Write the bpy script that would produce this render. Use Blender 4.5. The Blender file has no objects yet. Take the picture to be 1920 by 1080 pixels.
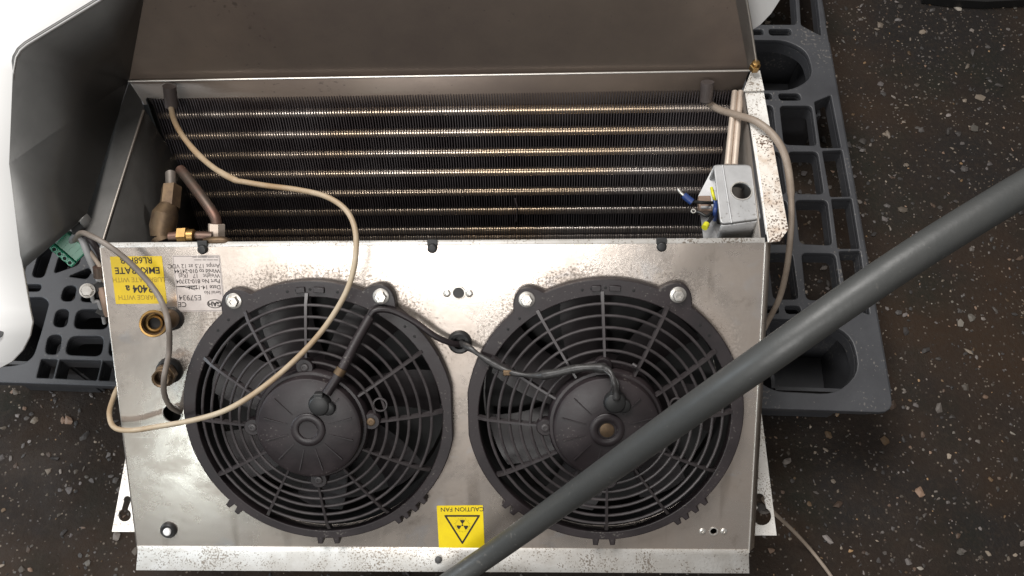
import bpy, bmesh, math, random
import numpy as np
from mathutils import Matrix, Vector
R = math.radians
random.seed(7); rng = np.random.default_rng(7)
SC = bpy.context.scene
COL = SC.collection

# ------------------------------------------------------------------ camera
F = 1660.0; CZ = 1.27; PITCH = R(25)
cam = bpy.data.cameras.new('camera'); cam.lens = F/1920*36; cam.sensor_width = 36
cam.clip_start = 0.01; cam.clip_end = 100
co = bpy.data.objects.new('camera', cam); COL.objects.link(co)
co.location = (0, 0, CZ); co.rotation_euler = (PITCH, 0, 0); SC.camera = co
SC.render.resolution_x = 1024; SC.render.resolution_y = 576
SC.view_settings.view_transform = 'Standard'; SC.view_settings.look = 'None'
SC.view_settings.exposure = 0.0; SC.view_settings.gamma = 1
# ------------------------------------------------------------------ light of the workshop
wd = bpy.data.worlds.new('World'); SC.world = wd; wd.use_nodes = True
bg = wd.node_tree.nodes['Background']; bg.inputs[0].default_value = (1.0, 0.96, 0.93, 1); bg.inputs[1].default_value = 0.16
def area(name, loc, target, sx, sy, power, color):
    l = bpy.data.lights.new(name, 'AREA'); l.shape = 'RECTANGLE'; l.size = sx; l.size_y = sy
    l.energy = power; l.color = color
    o = bpy.data.objects.new(name, l); COL.objects.link(o); o.location = loc
    o.rotation_euler = (Vector(target)-Vector(loc)).to_track_quat('-Z', 'Y').to_euler()
    return o
area('ceiling_light', (-0.75, 1.15, 2.9), (-0.25, 0.45, 0.2), 1.5, 1.1, 88, (1.0, 0.97, 0.94))
area('ceiling_light', (-0.75, -1.9, 2.85), (-0.3, 0.4, 0.3), 1.6, 0.45, 50, (1.0, 0.98, 0.96))
area('left_fill_light', (-2.2, 0.25, 0.95), (-0.5, 0.45, 0.15), 0.8, 1.3, 18, (0.78, 0.90, 1.0))  # added cool fill from an unseen source, lifts the left pallet
area('work_lamp', (-1.2, -1.56, 1.24), (-0.4, 0.25, 0.25), 0.05, 0.12, 1.7, (0.86, 1.0, 1.0))

# ------------------------------------------------------------------ pixel rays (reading positions off the photograph)
CP = Vector((0, 0, CZ))
def ray(px, py):
    a = (px-960)/F; b = (540-py)/F
    c, s = math.cos(PITCH), math.sin(PITCH)
    return Vector((a, b*c+s, b*s-c))
def at_d(px, py, d): return CP+ray(px, py)*d
def hit(px, py, p0, n):
    r = ray(px, py); n = Vector(n); return CP+r*((Vector(p0)-CP).dot(n)/r.dot(n))
def at_z(px, py, z): return hit(px, py, (0, 0, z), (0, 0, 1))
U = Vector((0.99925, -0.0114, 0.0371)).normalized()
V = Vector((-0.0044, 0.78368, 0.62115)); V = (V-U*V.dot(U)).normalized()
N = U.cross(V).normalized()
BL = Vector((-0.44668, 0.16439, 0.18121)); PW, PH = 0.7223, 0.3656
MP = Matrix(((U.x, V.x, N.x, BL.x), (U.y, V.y, N.y, BL.y), (U.z, V.z, N.z, BL.z), (0, 0, 0, 1)))
def pp(px, py, n=0.0):
    q = hit(px, py, BL+N*n, N)-BL; return q.dot(U), q.dot(V)
def pw(u, v, n=0.0): return BL+U*u+V*v+N*n
TL = pw(0, PH); TR = pw(PW, PH); BR = pw(PW, 0)
YD = Vector((0.0114, 1, 0)).normalized(); TN = U.cross(YD).normalized()
def ct(px, py, dz=0.0): return hit(px, py, TL+TN*dz, TN)      # the open top of the case
T = Matrix.Translation

# ------------------------------------------------------------------ materials
MATS = {}
def mat(name, base, rough=0.5, metal=0.0, base2=None, scale=6.0, detail=6.0, lo=0.35, hi=0.65,
        speck=None, speck_scale=220, speck_amt=0.3, bump=0.0, bump_scale=300, rough_var=0.0, coat=0.0, stretch=None, spec=None):
    m = bpy.data.materials.new(name); m.use_nodes = True
    nt = m.node_tree; nd = nt.nodes; lk = nt.links
    b = nd['Principled BSDF']; b.inputs['Base Color'].default_value = (*base, 1)
    b.inputs['Roughness'].default_value = rough; b.inputs['Metallic'].default_value = metal
    if coat: b.inputs['Coat Weight'].default_value = coat
    if spec is not None: b.inputs['Specular IOR Level'].default_value = spec
    tc = nd.new('ShaderNodeTexCoord'); vec = tc.outputs['Object']
    if stretch:
        mp = nd.new('ShaderNodeMapping'); mp.inputs['Scale'].default_value = stretch
        lk.new(vec, mp.inputs[0]); vec = mp.outputs[0]
    col = None; fac = None
    if base2:
        n = nd.new('ShaderNodeTexNoise'); n.inputs['Scale'].default_value = scale; n.inputs['Detail'].default_value = detail
        n.inputs['Roughness'].default_value = 0.62
        lk.new(vec, n.inputs['Vector'])
        mr = nd.new('ShaderNodeMapRange'); mr.inputs[1].default_value = lo; mr.inputs[2].default_value = hi
        lk.new(n.outputs[0], mr.inputs[0]); fac = mr.outputs[0]
        mx = nd.new('ShaderNodeMix'); mx.data_type = 'RGBA'
        mx.inputs[6].default_value = (*base, 1); mx.inputs[7].default_value = (*base2, 1)
        lk.new(fac, mx.inputs[0]); col = mx.outputs[2]
        if rough_var:
            r2 = nd.new('ShaderNodeMapRange'); r2.inputs[3].default_value = rough-rough_var; r2.inputs[4].default_value = rough+rough_var
            lk.new(fac, r2.inputs[0]); lk.new(r2.outputs[0], b.inputs['Roughness'])
    if speck:
        n = nd.new('ShaderNodeTexNoise'); n.inputs['Scale'].default_value = speck_scale; n.inputs['Detail'].default_value = 3
        lk.new(tc.outputs['Object'], n.inputs['Vector'])
        n2 = nd.new('ShaderNodeTexNoise'); n2.inputs['Scale'].default_value = speck_scale/18; n2.inputs['Detail'].default_value = 3
        lk.new(tc.outputs['Object'], n2.inputs['Vector'])
        ad = nd.new('ShaderNodeMath'); ad.operation = 'MULTIPLY_ADD'; ad.inputs[1].default_value = 0.55
        lk.new(n2.outputs[0], ad.inputs[0]); lk.new(n.outputs[0], ad.inputs[2])
        mr = nd.new('ShaderNodeMapRange'); mr.inputs[1].default_value = 0.98-speck_amt; mr.inputs[2].default_value = 1.06-speck_amt
        lk.new(ad.outputs[0], mr.inputs[0])
        mx = nd.new('ShaderNodeMix'); mx.data_type = 'RGBA'; mx.inputs[7].default_value = (*speck, 1)
        if col: lk.new(col, mx.inputs[6])
        else: mx.inputs[6].default_value = (*base, 1)
        lk.new(mr.outputs[0], mx.inputs[0]); col = mx.outputs[2]
    if col: lk.new(col, b.inputs['Base Color'])
    if bump:
        n = nd.new('ShaderNodeTexNoise'); n.inputs['Scale'].default_value = bump_scale; n.inputs['Detail'].default_value = 4
        lk.new(vec, n.inputs['Vector'])
        bp = nd.new('ShaderNodeBump'); bp.inputs['Strength'].default_value = bump; bp.inputs['Distance'].default_value = 0.001
        lk.new(n.outputs[0], bp.inputs['Height']); lk.new(bp.outputs[0], b.inputs['Normal'])
    MATS[name] = m; return m

M_alu = mat('dirty_aluminium', (0.66, 0.60, 0.53), 0.36, 0.80, (0.47, 0.41, 0.35), 7, 9, 0.36, 0.68, speck=(0.20, 0.165, 0.13), speck_scale=520, speck_amt=0.075, bump=0.12, bump_scale=90, rough_var=0.07)
M_galv = mat('galvanised_sheet', (0.86, 0.84, 0.80), 0.5, 0.30, (0.74, 0.71, 0.66), 40, 5, 0.4, 0.6, speck=(0.36, 0.31, 0.26), speck_scale=520, speck_amt=0.12, bump=0.2, bump_scale=300)
M_stained = mat('rust_stained_sheet', (0.80, 0.75, 0.68), 0.5, 0.3, (0.58, 0.46, 0.36), 60, 6, 0.45, 0.68, speck=(0.13, 0.085, 0.06), speck_scale=430, speck_amt=0.17, bump=0.2, bump_scale=200)
M_steel = mat('dull_steel', (0.30, 0.27, 0.24), 0.45, 0.7, (0.20, 0.175, 0.155), 9, 5, bump=0.05, bump_scale=60)
M_inner = mat('reflection_tinted_sheet', (0.25, 0.200, 0.163), 0.40, 0.45, (0.165, 0.130, 0.110), 4.5, 8, 0.38, 0.66, speck=(0.12, 0.095, 0.08), speck_scale=150, speck_amt=0.02, bump=0.06, bump_scale=25, rough_var=0.1)  # brown base imitates the floor reflected in the bare metal
M_dark = mat('dark_grey_lining', (0.135, 0.133, 0.128), 0.38, 0.35, (0.10, 0.099, 0.096), 8, 5, bump=0.1, bump_scale=120)
M_wall = mat('shaded_case_steel', (0.10, 0.097, 0.092), 0.5, 0.6, (0.06, 0.058, 0.055), 12, 6)  # dark tone puts the shade of the left wall and flange into the colour
M_white = mat('white_gloss_plastic', (0.86, 0.86, 0.85), 0.35, 0.0, (0.82, 0.82, 0.81), 4, 3)
M_edge = mat('bright_sheet_edge', (0.72, 0.69, 0.64), 0.35, 0.8)
M_black = mat('black_plastic', (0.0140, 0.0100, 0.0112), 0.5, 0.0, (0.026, 0.0185, 0.0200), 25, 6, 0.4, 0.7, speck=(0.11, 0.10, 0.09), speck_scale=420, speck_amt=0.012, bump=0.08, bump_scale=400, rough_var=0.08)
M_grille = mat('worn_black_plastic', (0.054, 0.047, 0.048), 0.40, 0.0, (0.032, 0.027, 0.028), 60, 5)
M_blade = mat('blade_plastic', (0.017, 0.0135, 0.0145), 0.45, 0.0, (0.010, 0.008, 0.0085), 40, 5)
M_duct = mat('duct_black', (0.008, 0.008, 0.008), 0.7)
M_pal = mat('pallet_plastic', (0.060, 0.062, 0.068), 0.5, 0.0, (0.043, 0.044, 0.049), 14, 6, speck=(0.15, 0.14, 0.13), speck_scale=240, speck_amt=0.045, bump=0.1, bump_scale=250)
M_fin = mat('dark_fin_metal', (0.20, 0.18, 0.185), 0.45, 0.5, (0.12, 0.098, 0.102), 12, 5)  # dark base mottled with a darker tone
M_tube = mat('tarnished_tube', (0.85, 0.77, 0.70), 0.32, 0.8, (0.78, 0.60, 0.42), 3, 2, 0.45, 0.6)
M_copper = mat('shaded_copper', (0.17, 0.088, 0.065), 0.5, 0.7, (0.10, 0.08, 0.065), 30, 4)  # copper darkened to imitate the shade inside the case
M_pinkpipe = mat('pale_copper_pipe', (0.66, 0.56, 0.47), 0.45, 0.4, (0.52, 0.42, 0.34), 30, 4)
M_brass = mat('brass', (0.42, 0.25, 0.085), 0.4, 0.9, (0.24, 0.15, 0.06), 60, 4)
M_brassd = mat('shaded_brass', (0.17, 0.115, 0.065), 0.5, 0.7, (0.09, 0.06, 0.04), 50, 4)  # brass darkened to stand in for deep shade around the valve
M_rubber = mat('black_rubber', (0.014, 0.014, 0.014), 0.5)
M_hose = mat('grey_hose_foam', (0.058, 0.059, 0.057), 0.5, 0.0, (0.044, 0.046, 0.045), 14, 8, 0.38, 0.66, speck=(0.10, 0.097, 0.09), speck_scale=190, speck_amt=0.02, bump=0.35, bump_scale=110, rough_var=0.1)
M_beige = mat('dirty_white_cable', (0.46, 0.385, 0.28), 0.5, 0.0, (0.30, 0.20, 0.11), 8, 6, 0.42, 0.66)
M_grey = mat('grey_brown_cable', (0.22, 0.19, 0.165), 0.5, 0.0, (0.15, 0.125, 0.105), 20, 4)
M_tan = mat('tan_cable', (0.36, 0.30, 0.24), 0.5, 0.0, (0.24, 0.19, 0.15), 16, 4)
M_tape = mat('shiny_black_tape', (0.015, 0.014, 0.014), 0.42, 0.0, (0.045, 0.043, 0.042), 60, 4, bump=0.7, bump_scale=90)
M_yel = mat('yellow_sticker', (0.86, 0.66, 0.005), 0.4, 0.0, (0.78, 0.58, 0.01), 30, 4)
M_yel2 = mat('faded_yellow_sticker', (0.68, 0.48, 0.01), 0.45, 0.0, (0.58, 0.41, 0.015), 30, 4)
M_lab = mat('silver_label', (0.60, 0.54, 0.50), 0.45, 0.15, (0.52, 0.46, 0.43), 40, 4)
M_ink = mat('black_ink', (0.02, 0.015, 0.012), 0.6)
M_inkg = mat('grey_ink', (0.10, 0.085, 0.08), 0.6)
M_inkb = mat('brown_ink', (0.30, 0.20, 0.02), 0.6)
M_zinc = mat('zinc_bolt', (0.72, 0.70, 0.66), 0.35, 0.8, (0.5, 0.47, 0.43), 80, 4)
M_box = mat('cast_aluminium_box', (0.46, 0.46, 0.46), 0.5, 0.45, (0.36, 0.36, 0.36), 30, 5, speck=(0.25, 0.24, 0.23), speck_scale=220, speck_amt=0.03, bump=0.1, bump_scale=150)
M_green = mat('green_terminal_plastic', (0.012, 0.25, 0.13), 0.35)
M_blue = mat('blue_insulation', (0.02, 0.045, 0.16), 0.4)
M_ywire = mat('yellow_insulation', (0.62, 0.60, 0.03), 0.4)
M_gwire = mat('grey_insulation', (0.30, 0.30, 0.30), 0.45)
M_bwire = mat('brown_insulation', (0.22, 0.15, 0.11), 0.5)
M_sleeve = mat('grey_sleeve', (0.135, 0.11, 0.105), 0.35, 0.3, (0.09, 0.075, 0.07), 20, 3)

def panel_mat(c1, c2):
    m = bpy.data.materials.new('grimy_fan_panel'); m.use_nodes = True
    nt = m.node_tree; nd = nt.nodes; lk = nt.links; b = nd['Principled BSDF']
    tc = nd.new('ShaderNodeTexCoord'); v = tc.outputs['Object']
    def noise(s, d=6, rgh=0.6, dist=0):
        n = nd.new('ShaderNodeTexNoise'); n.inputs['Scale'].default_value = s; n.inputs['Detail'].default_value = d
        n.inputs['Roughness'].default_value = rgh; n.inputs['Distortion'].default_value = dist; lk.new(v, n.inputs['Vector']); return n.outputs[0]
    def mr(x, a, c, d=0, e=1):
        r = nd.new('ShaderNodeMapRange'); r.interpolation_type = 'SMOOTHSTEP'; r.inputs[1].default_value = a; r.inputs[2].default_value = c
        r.inputs[3].default_value = d; r.inputs[4].default_value = e; lk.new(x, r.inputs[0]); return r.outputs[0]
    def mth(op, a, c):
        x = nd.new('ShaderNodeMath'); x.operation = op
        for i, q in ((0, a), (1, c)):
            if isinstance(q, (int, float)): x.inputs[i].default_value = q
            else: lk.new(q, x.inputs[i])
        return x.outputs[0]
    def mix(f, a, c):
        x = nd.new('ShaderNodeMix'); x.data_type = 'RGBA'; lk.new(f, x.inputs[0])
        for i, q in ((6, a), (7, c)):
            if isinstance(q, tuple): x.inputs[i].default_value = (*q, 1)
            else: lk.new(q, x.inputs[i])
        return x.outputs[2]
    def dist(c):
        x = nd.new('ShaderNodeVectorMath'); x.operation = 'DISTANCE'; lk.new(v, x.inputs[0]); x.inputs[1].default_value = (c[0], c[1], 0)
        return x.outputs['Value']
    blot = mr(noise(9, 9, .65, .4), .36, .66)
    col = mix(blot, (0.60, 0.54, 0.487), (0.455, 0.395, 0.345))
    col = mix(mr(noise(38, 6, .7), .55, .75, 0, .6), col, (0.32, 0.27, 0.225))
    col = mix(mr(noise(16, 4, .5, 1.2), .60, .72, 0, .5), col, (0.50, 0.49, 0.49))
    near = mth('MINIMUM', dist(c1), dist(c2))
    halo = mr(near, .150, .205, 1, 0)
    sep = nd.new('ShaderNodeSeparateXYZ'); lk.new(v, sep.inputs[0])
    up = mr(sep.outputs[1], .14, .30, .25, 1)
    g = mth('ADD', mth('MULTIPLY', mth('MULTIPLY', halo, up), .30), noise(330, 4, .75))
    g = mth('ADD', g, mth('MULTIPLY', noise(11, 3), .22))
    mpr = nd.new('ShaderNodeMapping'); mpr.inputs['Scale'].default_value = (46, 5, 1); lk.new(v, mpr.inputs[0])
    rn = nd.new('ShaderNodeTexNoise'); rn.inputs['Scale'].default_value = 1; rn.inputs['Detail'].default_value = 5; rn.inputs['Distortion'].default_value = .4; lk.new(mpr.outputs[0], rn.inputs['Vector'])
    col = mix(mr(rn.outputs[0], .56, .74, 0, .55), col, (0.30, 0.255, 0.215))
    col = mix(mr(g, .84, 1.02, 0, .62), col, (0.17, 0.14, 0.115))
    scr = nd.new('ShaderNodeMapping'); scr.inputs['Scale'].default_value = (14, 420, 1); scr.inputs['Rotation'].default_value = (0, 0, .5); lk.new(v, scr.inputs[0])
    sn = nd.new('ShaderNodeTexNoise'); sn.inputs['Scale'].default_value = 1; sn.inputs['Detail'].default_value = 2; lk.new(scr.outputs[0], sn.inputs['Vector'])
    col = mix(mr(sn.outputs[0], .70, .76, 0, .45), col, (0.70, 0.67, 0.62))
    lk.new(col, b.inputs['Base Color']); b.inputs['Metallic'].default_value = .82
    rg = mth('ADD', mr(blot, 0, 1, .22, .33), mr(g, .8, .93, 0, .3)); lk.new(rg, b.inputs['Roughness'])
    bp = nd.new('ShaderNodeBump'); bp.inputs['Strength'].default_value = .10; bp.inputs['Distance'].default_value = .001
    lk.new(noise(70, 5), bp.inputs['Height']); lk.new(bp.outputs[0], b.inputs['Normal'])
    return m
def ground_mat():
    m = bpy.data.materials.new('stony_tarmac'); m.use_nodes = True
    nt = m.node_tree; nd = nt.nodes; lk = nt.links; b = nd['Principled BSDF']
    tc = nd.new('ShaderNodeTexCoord'); v = tc.outputs['Object']
    def noise(s, d=6, rgh=0.6):
        n = nd.new('ShaderNodeTexNoise'); n.inputs['Scale'].default_value = s; n.inputs['Detail'].default_value = d
        n.inputs['Roughness'].default_value = rgh; lk.new(v, n.inputs['Vector']); return n.outputs[0]
    def rng_(x, a, c, d=0, e=1):
        r = nd.new('ShaderNodeMapRange'); r.inputs[1].default_value = a; r.inputs[2].default_value = c
        r.inputs[3].default_value = d; r.inputs[4].default_value = e; lk.new(x, r.inputs[0]); return r.outputs[0]
    def mix(f, a, c):
        x = nd.new('ShaderNodeMix'); x.data_type = 'RGBA'; lk.new(f, x.inputs[0])
        for i, q in ((6, a), (7, c)):
            if isinstance(q, tuple): x.inputs[i].default_value = (*q, 1)
            else: lk.new(q, x.inputs[i])
        return x.outputs[2]
    c = mix(rng_(noise(3.0, 7), .38, .62), (0.0175, 0.0152, 0.0142), (0.034, 0.0210, 0.0130))
    c = mix(rng_(noise(5.5, 6), .52, .72), c, (0.016, 0.016, 0.0115))
    c = mix(rng_(noise(120, 5, .7), .5, .75), c, (0.036, 0.027, 0.020))
    vo = nd.new('ShaderNodeTexVoronoi'); vo.inputs['Scale'].default_value = 230; lk.new(v, vo.inputs['Vector'])
    sep = nd.new('ShaderNodeSeparateColor'); lk.new(vo.outputs['Color'], sep.inputs[0])
    pick = rng_(sep.outputs[0], .90, .92); near = rng_(vo.outputs['Distance'], .42, .30)
    mu = nd.new('ShaderNodeMath'); mu.operation = 'MULTIPLY'; lk.new(pick, mu.inputs[0]); lk.new(near, mu.inputs[1])
    sc = mix(sep.outputs[1], (0.06, 0.05, 0.045), (0.17, 0.14, 0.11))
    c = mix(mu.outputs[0], c, sc)
    lk.new(c, b.inputs['Base Color'])
    lk.new(rng_(noise(14), .35, .65, .65, .9), b.inputs['Roughness']); b.inputs['Specular IOR Level'].default_value = 0.22
    bp = nd.new('ShaderNodeBump'); bp.inputs['Strength'].default_value = 0.6; bp.inputs['Distance'].default_value = 0.003
    lk.new(noise(190, 5, .65), bp.inputs['Height']); lk.new(bp.outputs[0], b.inputs['Normal'])
    return m
def attr_mat():
    m = bpy.data.materials.new('mixed_pebbles'); m.use_nodes = True
    nd = m.node_tree.nodes; a = nd.new('ShaderNodeAttribute'); a.attribute_name = 'stone'
    b = nd['Principled BSDF']; m.node_tree.links.new(a.outputs[0], b.inputs['Base Color'])
    b.inputs['Roughness'].default_value = 0.6
    return m

# ------------------------------------------------------------------ object helpers
W = {}
def tag(o, label=None, cat=None, group=None, kind=None):
    if label: o['label'] = label
    if cat: o['category'] = cat
    if group: o['group'] = group
    if kind: o['kind'] = kind
    return o
def link(o, parent=None, M=None):
    M = M or Matrix(); COL.objects.link(o); W[o.name] = M.copy()
    if parent is not None:
        o.parent = parent; o.matrix_basis = W[parent.name].inverted() @ M
    else: o.matrix_basis = M
    return o
def empty(name, M, label, cat):
    o = bpy.data.objects.new(name, None); o.empty_display_size = 0.05; link(o, None, M); return tag(o, label, cat)
def mesh_obj(name, me, mt, parent=None, M=None, smooth=35):
    if mt:
        me.materials.clear(); me.materials.append(mt)
    if smooth:
        me.shade_smooth(); me.set_sharp_from_angle(angle=R(smooth))
    return link(bpy.data.objects.new(name, me), parent, M)
class MB:
    def __init__(s): s.v = []; s.f = []
    def add(s, v, f):
        k = len(s.v); s.v += [Vector(p) for p in v]; s.f += [[i+k for i in q] for q in f]; return s
    def box(s, c, d, M=None):
        x, y, z = d[0]/2, d[1]/2, d[2]/2
        v = [Vector((i*x, j*y, k*z)) for i in (-1, 1) for j in (-1, 1) for k in (-1, 1)]
        if M: v = [M @ p for p in v]
        c = Vector(c)
        return s.add([p+c for p in v], [(0, 1, 3, 2), (4, 6, 7, 5), (0, 4, 5, 1), (2, 3, 7, 6), (0, 2, 6, 4), (1, 5, 7, 3)])
    def tube(s, pts, r, n=12, cap=True):
        pts = [Vector(p) for p in pts]; k = len(pts); vs = []; prev = None
        for i, p in enumerate(pts):
            t = (pts[min(i+1, k-1)]-pts[max(i-1, 0)]).normalized()
            if prev is None:
                a = Vector((0, 0, 1)) if abs(t.z) < .9 else Vector((1, 0, 0)); x = t.cross(a).normalized()
            else: x = (prev-t*prev.dot(t)).normalized()
            prev = x; y = t.cross(x); ri = r[i] if hasattr(r, '__len__') else r
            vs += [p+(x*math.cos(2*math.pi*j/n)+y*math.sin(2*math.pi*j/n))*ri for j in range(n)]
        fs = [(i*n+j, i*n+(j+1) % n, (i+1)*n+(j+1) % n, (i+1)*n+j) for i in range(k-1) for j in range(n)]
        if cap: fs += [tuple(range(n))[::-1], tuple((k-1)*n+j for j in range(n))]
        return s.add(vs, fs)
    def lathe(s, prof, n=48, c=(0, 0, 0), M=None, caps=True):
        c = Vector(c); vs = [];
        for r, z in prof:
            for j in range(n):
                p = Vector((r*math.cos(2*math.pi*j/n), r*math.sin(2*math.pi*j/n), z))
                vs.append(c+(M @ p if M else p))
        k = len(prof)
        fs = [(i*n+j, i*n+(j+1) % n, (i+1)*n+(j+1) % n, (i+1)*n+j) for i in range(k-1) for j in range(n)]
        if caps: fs += [tuple(range(n))[::-1], tuple((k-1)*n+j for j in range(n))]
        return s.add(vs, fs)
    def torus(s, Rr, r, c=(0, 0, 0), n=72, m=8):
        vs = [(c[0]+(Rr+r*math.cos(b))*math.cos(a), c[1]+(Rr+r*math.cos(b))*math.sin(a), c[2]+r*math.sin(b))
              for a in (2*math.pi*i/n for i in range(n)) for b in (2*math.pi*j/m for j in range(m))]
        return s.add(vs, [(i*m+j, ((i+1) % n)*m+j, ((i+1) % n)*m+(j+1) % m, i*m+(j+1) % m) for i in range(n) for j in range(m)])
    def mesh(s, name):
        me = bpy.data.meshes.new(name); me.from_pydata(s.v, [], s.f); me.update()
        bm = bmesh.new(); bm.from_mesh(me); bmesh.ops.recalc_face_normals(bm, faces=bm.faces); bm.to_mesh(me); bm.free()
        return me
    def build(s, name, mt, parent=None, M=None, smooth=35, bevel=0):
        o = mesh_obj(name, s.mesh(name), mt, parent, M, smooth)
        if bevel:
            b = o.modifiers.new('bevel', 'BEVEL'); b.width = bevel; b.segments = 2; b.limit_method = 'ANGLE'; b.angle_limit = R(40)
        return o
def circle(cx, cy, r, n=32): return [(cx+r*math.cos(2*math.pi*i/n), cy+r*math.sin(2*math.pi*i/n)) for i in range(n)]
def rounded(pts, r, n=4):
    out = []; k = len(pts); P = [Vector(p).to_2d() for p in pts]
    for i in range(k):
        a, b, c = P[i-1], P[i], P[(i+1) % k]
        d1, d2 = (a-b), (c-b); l = min(r, d1.length*.45, d2.length*.45)
        p1 = b+d1.normalized()*l; p2 = b+d2.normalized()*l
        for j in range(n+1):
            t = j/n; out.append(tuple(p1*(1-t)**2+b*2*t*(1-t)+p2*t*t))
    return out
def plate_mesh(loops, z0, z1, bevel=0.0):
    cu = bpy.data.curves.new('outline', 'CURVE'); cu.dimensions = '2D'; cu.fill_mode = 'BOTH'
    cu.extrude = max((z1-z0)/2-bevel, 1e-5); cu.bevel_depth = bevel; cu.bevel_resolution = 1
    cu.offset = -bevel
    for lp in loops:
        sp = cu.splines.new('POLY'); sp.points.add(len(lp)-1)
        for p, q in zip(sp.points, lp): p.co = (q[0], q[1], 0, 1)
        sp.use_cyclic_u = True
    o = bpy.data.objects.new('outline', cu); me = bpy.data.meshes.new_from_object(o)
    bpy.data.objects.remove(o); bpy.data.curves.remove(cu)
    me.transform(T((0, 0, (z0+z1)/2))); return me
def plate(name, loops, z0, z1, mt, parent=None, M=None, bevel=0.0):
    me = plate_mesh(loops, z0, z1, bevel); me.name = name
    return mesh_obj(name, me, mt, parent, M, 30)
def sheet(name, pts, faces, thick, mt, parent=None, M=None, smooth=35, offset=-1, flip=None):
    me = bpy.data.meshes.new(name)
    Mi = M.inverted() if M else Matrix()
    me.from_pydata([Mi @ Vector(p) for p in pts], [], faces); me.update()
    if flip is not None:                       # faces look towards this point
        bm = bmesh.new(); bm.from_mesh(me); bmesh.ops.recalc_face_normals(bm, faces=bm.faces)
        bm.faces.ensure_lookup_table(); f = bm.faces[0]
        if f.normal.dot(Mi @ Vector(flip)-f.calc_center_median()) < 0: bmesh.ops.reverse_faces(bm, faces=bm.faces)
        bm.to_mesh(me); bm.free()
    o = mesh_obj(name, me, mt, parent, M, smooth)
    s = o.modifiers.new('solid', 'SOLIDIFY'); s.thickness = thick; s.offset = offset; s.use_even_offset = False
    return o
def text(name, body, size, mt, parent, M, align='CENTER', bold=0.0, sx=1.0):
    cu = bpy.data.curves.new('lettering', 'FONT'); cu.body = body; cu.size = size; cu.align_x = align; cu.align_y = 'CENTER'
    cu.extrude = 0.00006; cu.offset = bold
    o = bpy.data.objects.new('lettering', cu); me = bpy.data.meshes.new_from_object(o)
    bpy.data.objects.remove(o); bpy.data.curves.remove(cu); me.name = name
    return mesh_obj(name, me, mt, parent, M @ Matrix.Diagonal((sx, 1, 1, 1)), 0)
def spath(pts, m=8):
    P = [Vector(p) for p in pts]; P = [P[0]*2-P[1]]+P+[P[-1]*2-P[-2]]; out = []
    for i in range(1, len(P)-2):
        a, b, c, d = P[i-1:i+3]
        for j in range(m):
            t = j/m; out.append(.5*((2*b)+(c-a)*t+(2*a-5*b+4*c-d)*t*t+(3*b-a-3*c+d)*t**3))
    return out+[P[-2]]
def frame(o, z, x=None):
    z = Vector(z).normalized(); x = Vector(x) if x else (Vector((1, 0, 0)) if abs(z.x) < .9 else Vector((0, 1, 0)))
    x = (x-z*x.dot(z)).normalized(); y = z.cross(x); o = Vector(o)
    return Matrix(((x.x, y.x, z.x, o.x), (x.y, y.y, z.y, o.y), (x.z, y.z, z.z, o.z), (0, 0, 0, 1)))
def local_tube(name, pts, r, mt, parent=None, label=None, cat=None, n=12, m=8, group=None):
    pts = [Vector(p) for p in pts]; M = T(pts[0])
    o = MB().tube([p-pts[0] for p in spath(pts, m)], r, n).build(name, mt, parent, M, 60)
    return tag(o, label, cat, group)
HEXV = lambda r: [(r*math.cos(i*math.pi/3), r*math.sin(i*math.pi/3)) for i in range(6)]
def hex_prism(mb, r, z0, z1, n=6):
    mb.lathe([(r*.96, z0), (r, z0+.0004), (r, z1-.0008), (r*.86, z1)], n); return mb
CAMP = (0, 0, CZ)

# ================================================================== GROUND
g = MB().add([(-6, -6, 0), (6, -6, 0), (6, 6, 0), (-6, 6, 0)], [(0, 1, 2, 3)]).build('ground', ground_mat(), smooth=0)
tag(g, kind='structure')
def gravel():
    ico = bmesh.new(); bmesh.ops.create_icosphere(ico, subdivisions=1, radius=1)
    iv = np.array([v.co[:] for v in ico.verts]); fi = np.array([[v.index for v in f.verts] for f in ico.faces]); ico.free()
    n = 28000; pal = np.array([(.15, .13, .115), (.22, .18, .14), (.10, .09, .085), (.20, .13, .09), (.30, .27, .23), (.26, .16, .08), (.12, .105, .10), (.17, .15, .14)])
    x = rng.uniform(-1.25, 1.35, n); y = rng.uniform(-.25, 1.75, n)
    s = np.clip(rng.lognormal(-6.32, .62, n), .0008, .0085)
    ang = rng.uniform(0, 6.28, n); asp = rng.uniform(.35, 1, n)
    v = iv[None]*rng.uniform(.55, 1.35, (n, len(iv), 1)); 
    vx = v[..., 0]*s[:, None]; vy = v[..., 1]*(s*asp)[:, None]; vz = v[..., 2]*(s*.35)[:, None]
    c, sn = np.cos(ang)[:, None], np.sin(ang)[:, None]
    P = np.stack([vx*c-vy*sn+x[:, None], vx*sn+vy*c+y[:, None], vz+(s*.12)[:, None]], -1).reshape(-1, 3)
    Fc = (fi[None]+(np.arange(n)*len(iv))[:, None, None]).reshape(-1, 3)
    me = bpy.data.meshes.new('gravel'); me.from_pydata(P.tolist(), [], Fc.tolist())
    a = me.color_attributes.new('stone', 'FLOAT_COLOR', 'POINT')
    cl = pal[rng.choice(len(pal), n, p=[.2, .15, .2, .12, .05, .05, .13, .1])]*(.27+1.1*rng.uniform(0, 1, (n, 1))**2.4)
    cl = np.concatenate([np.repeat(cl, len(iv), 0), np.ones((n*len(iv), 1))], 1)
    a.data.foreach_set('color', cl.astype(np.float32).ravel())
    o = mesh_obj('gravel', me, attr_mat(), smooth=0); tag(o, 'small pale stones set in the dark tarmac', 'gravel', kind='stuff')
gravel()

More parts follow.
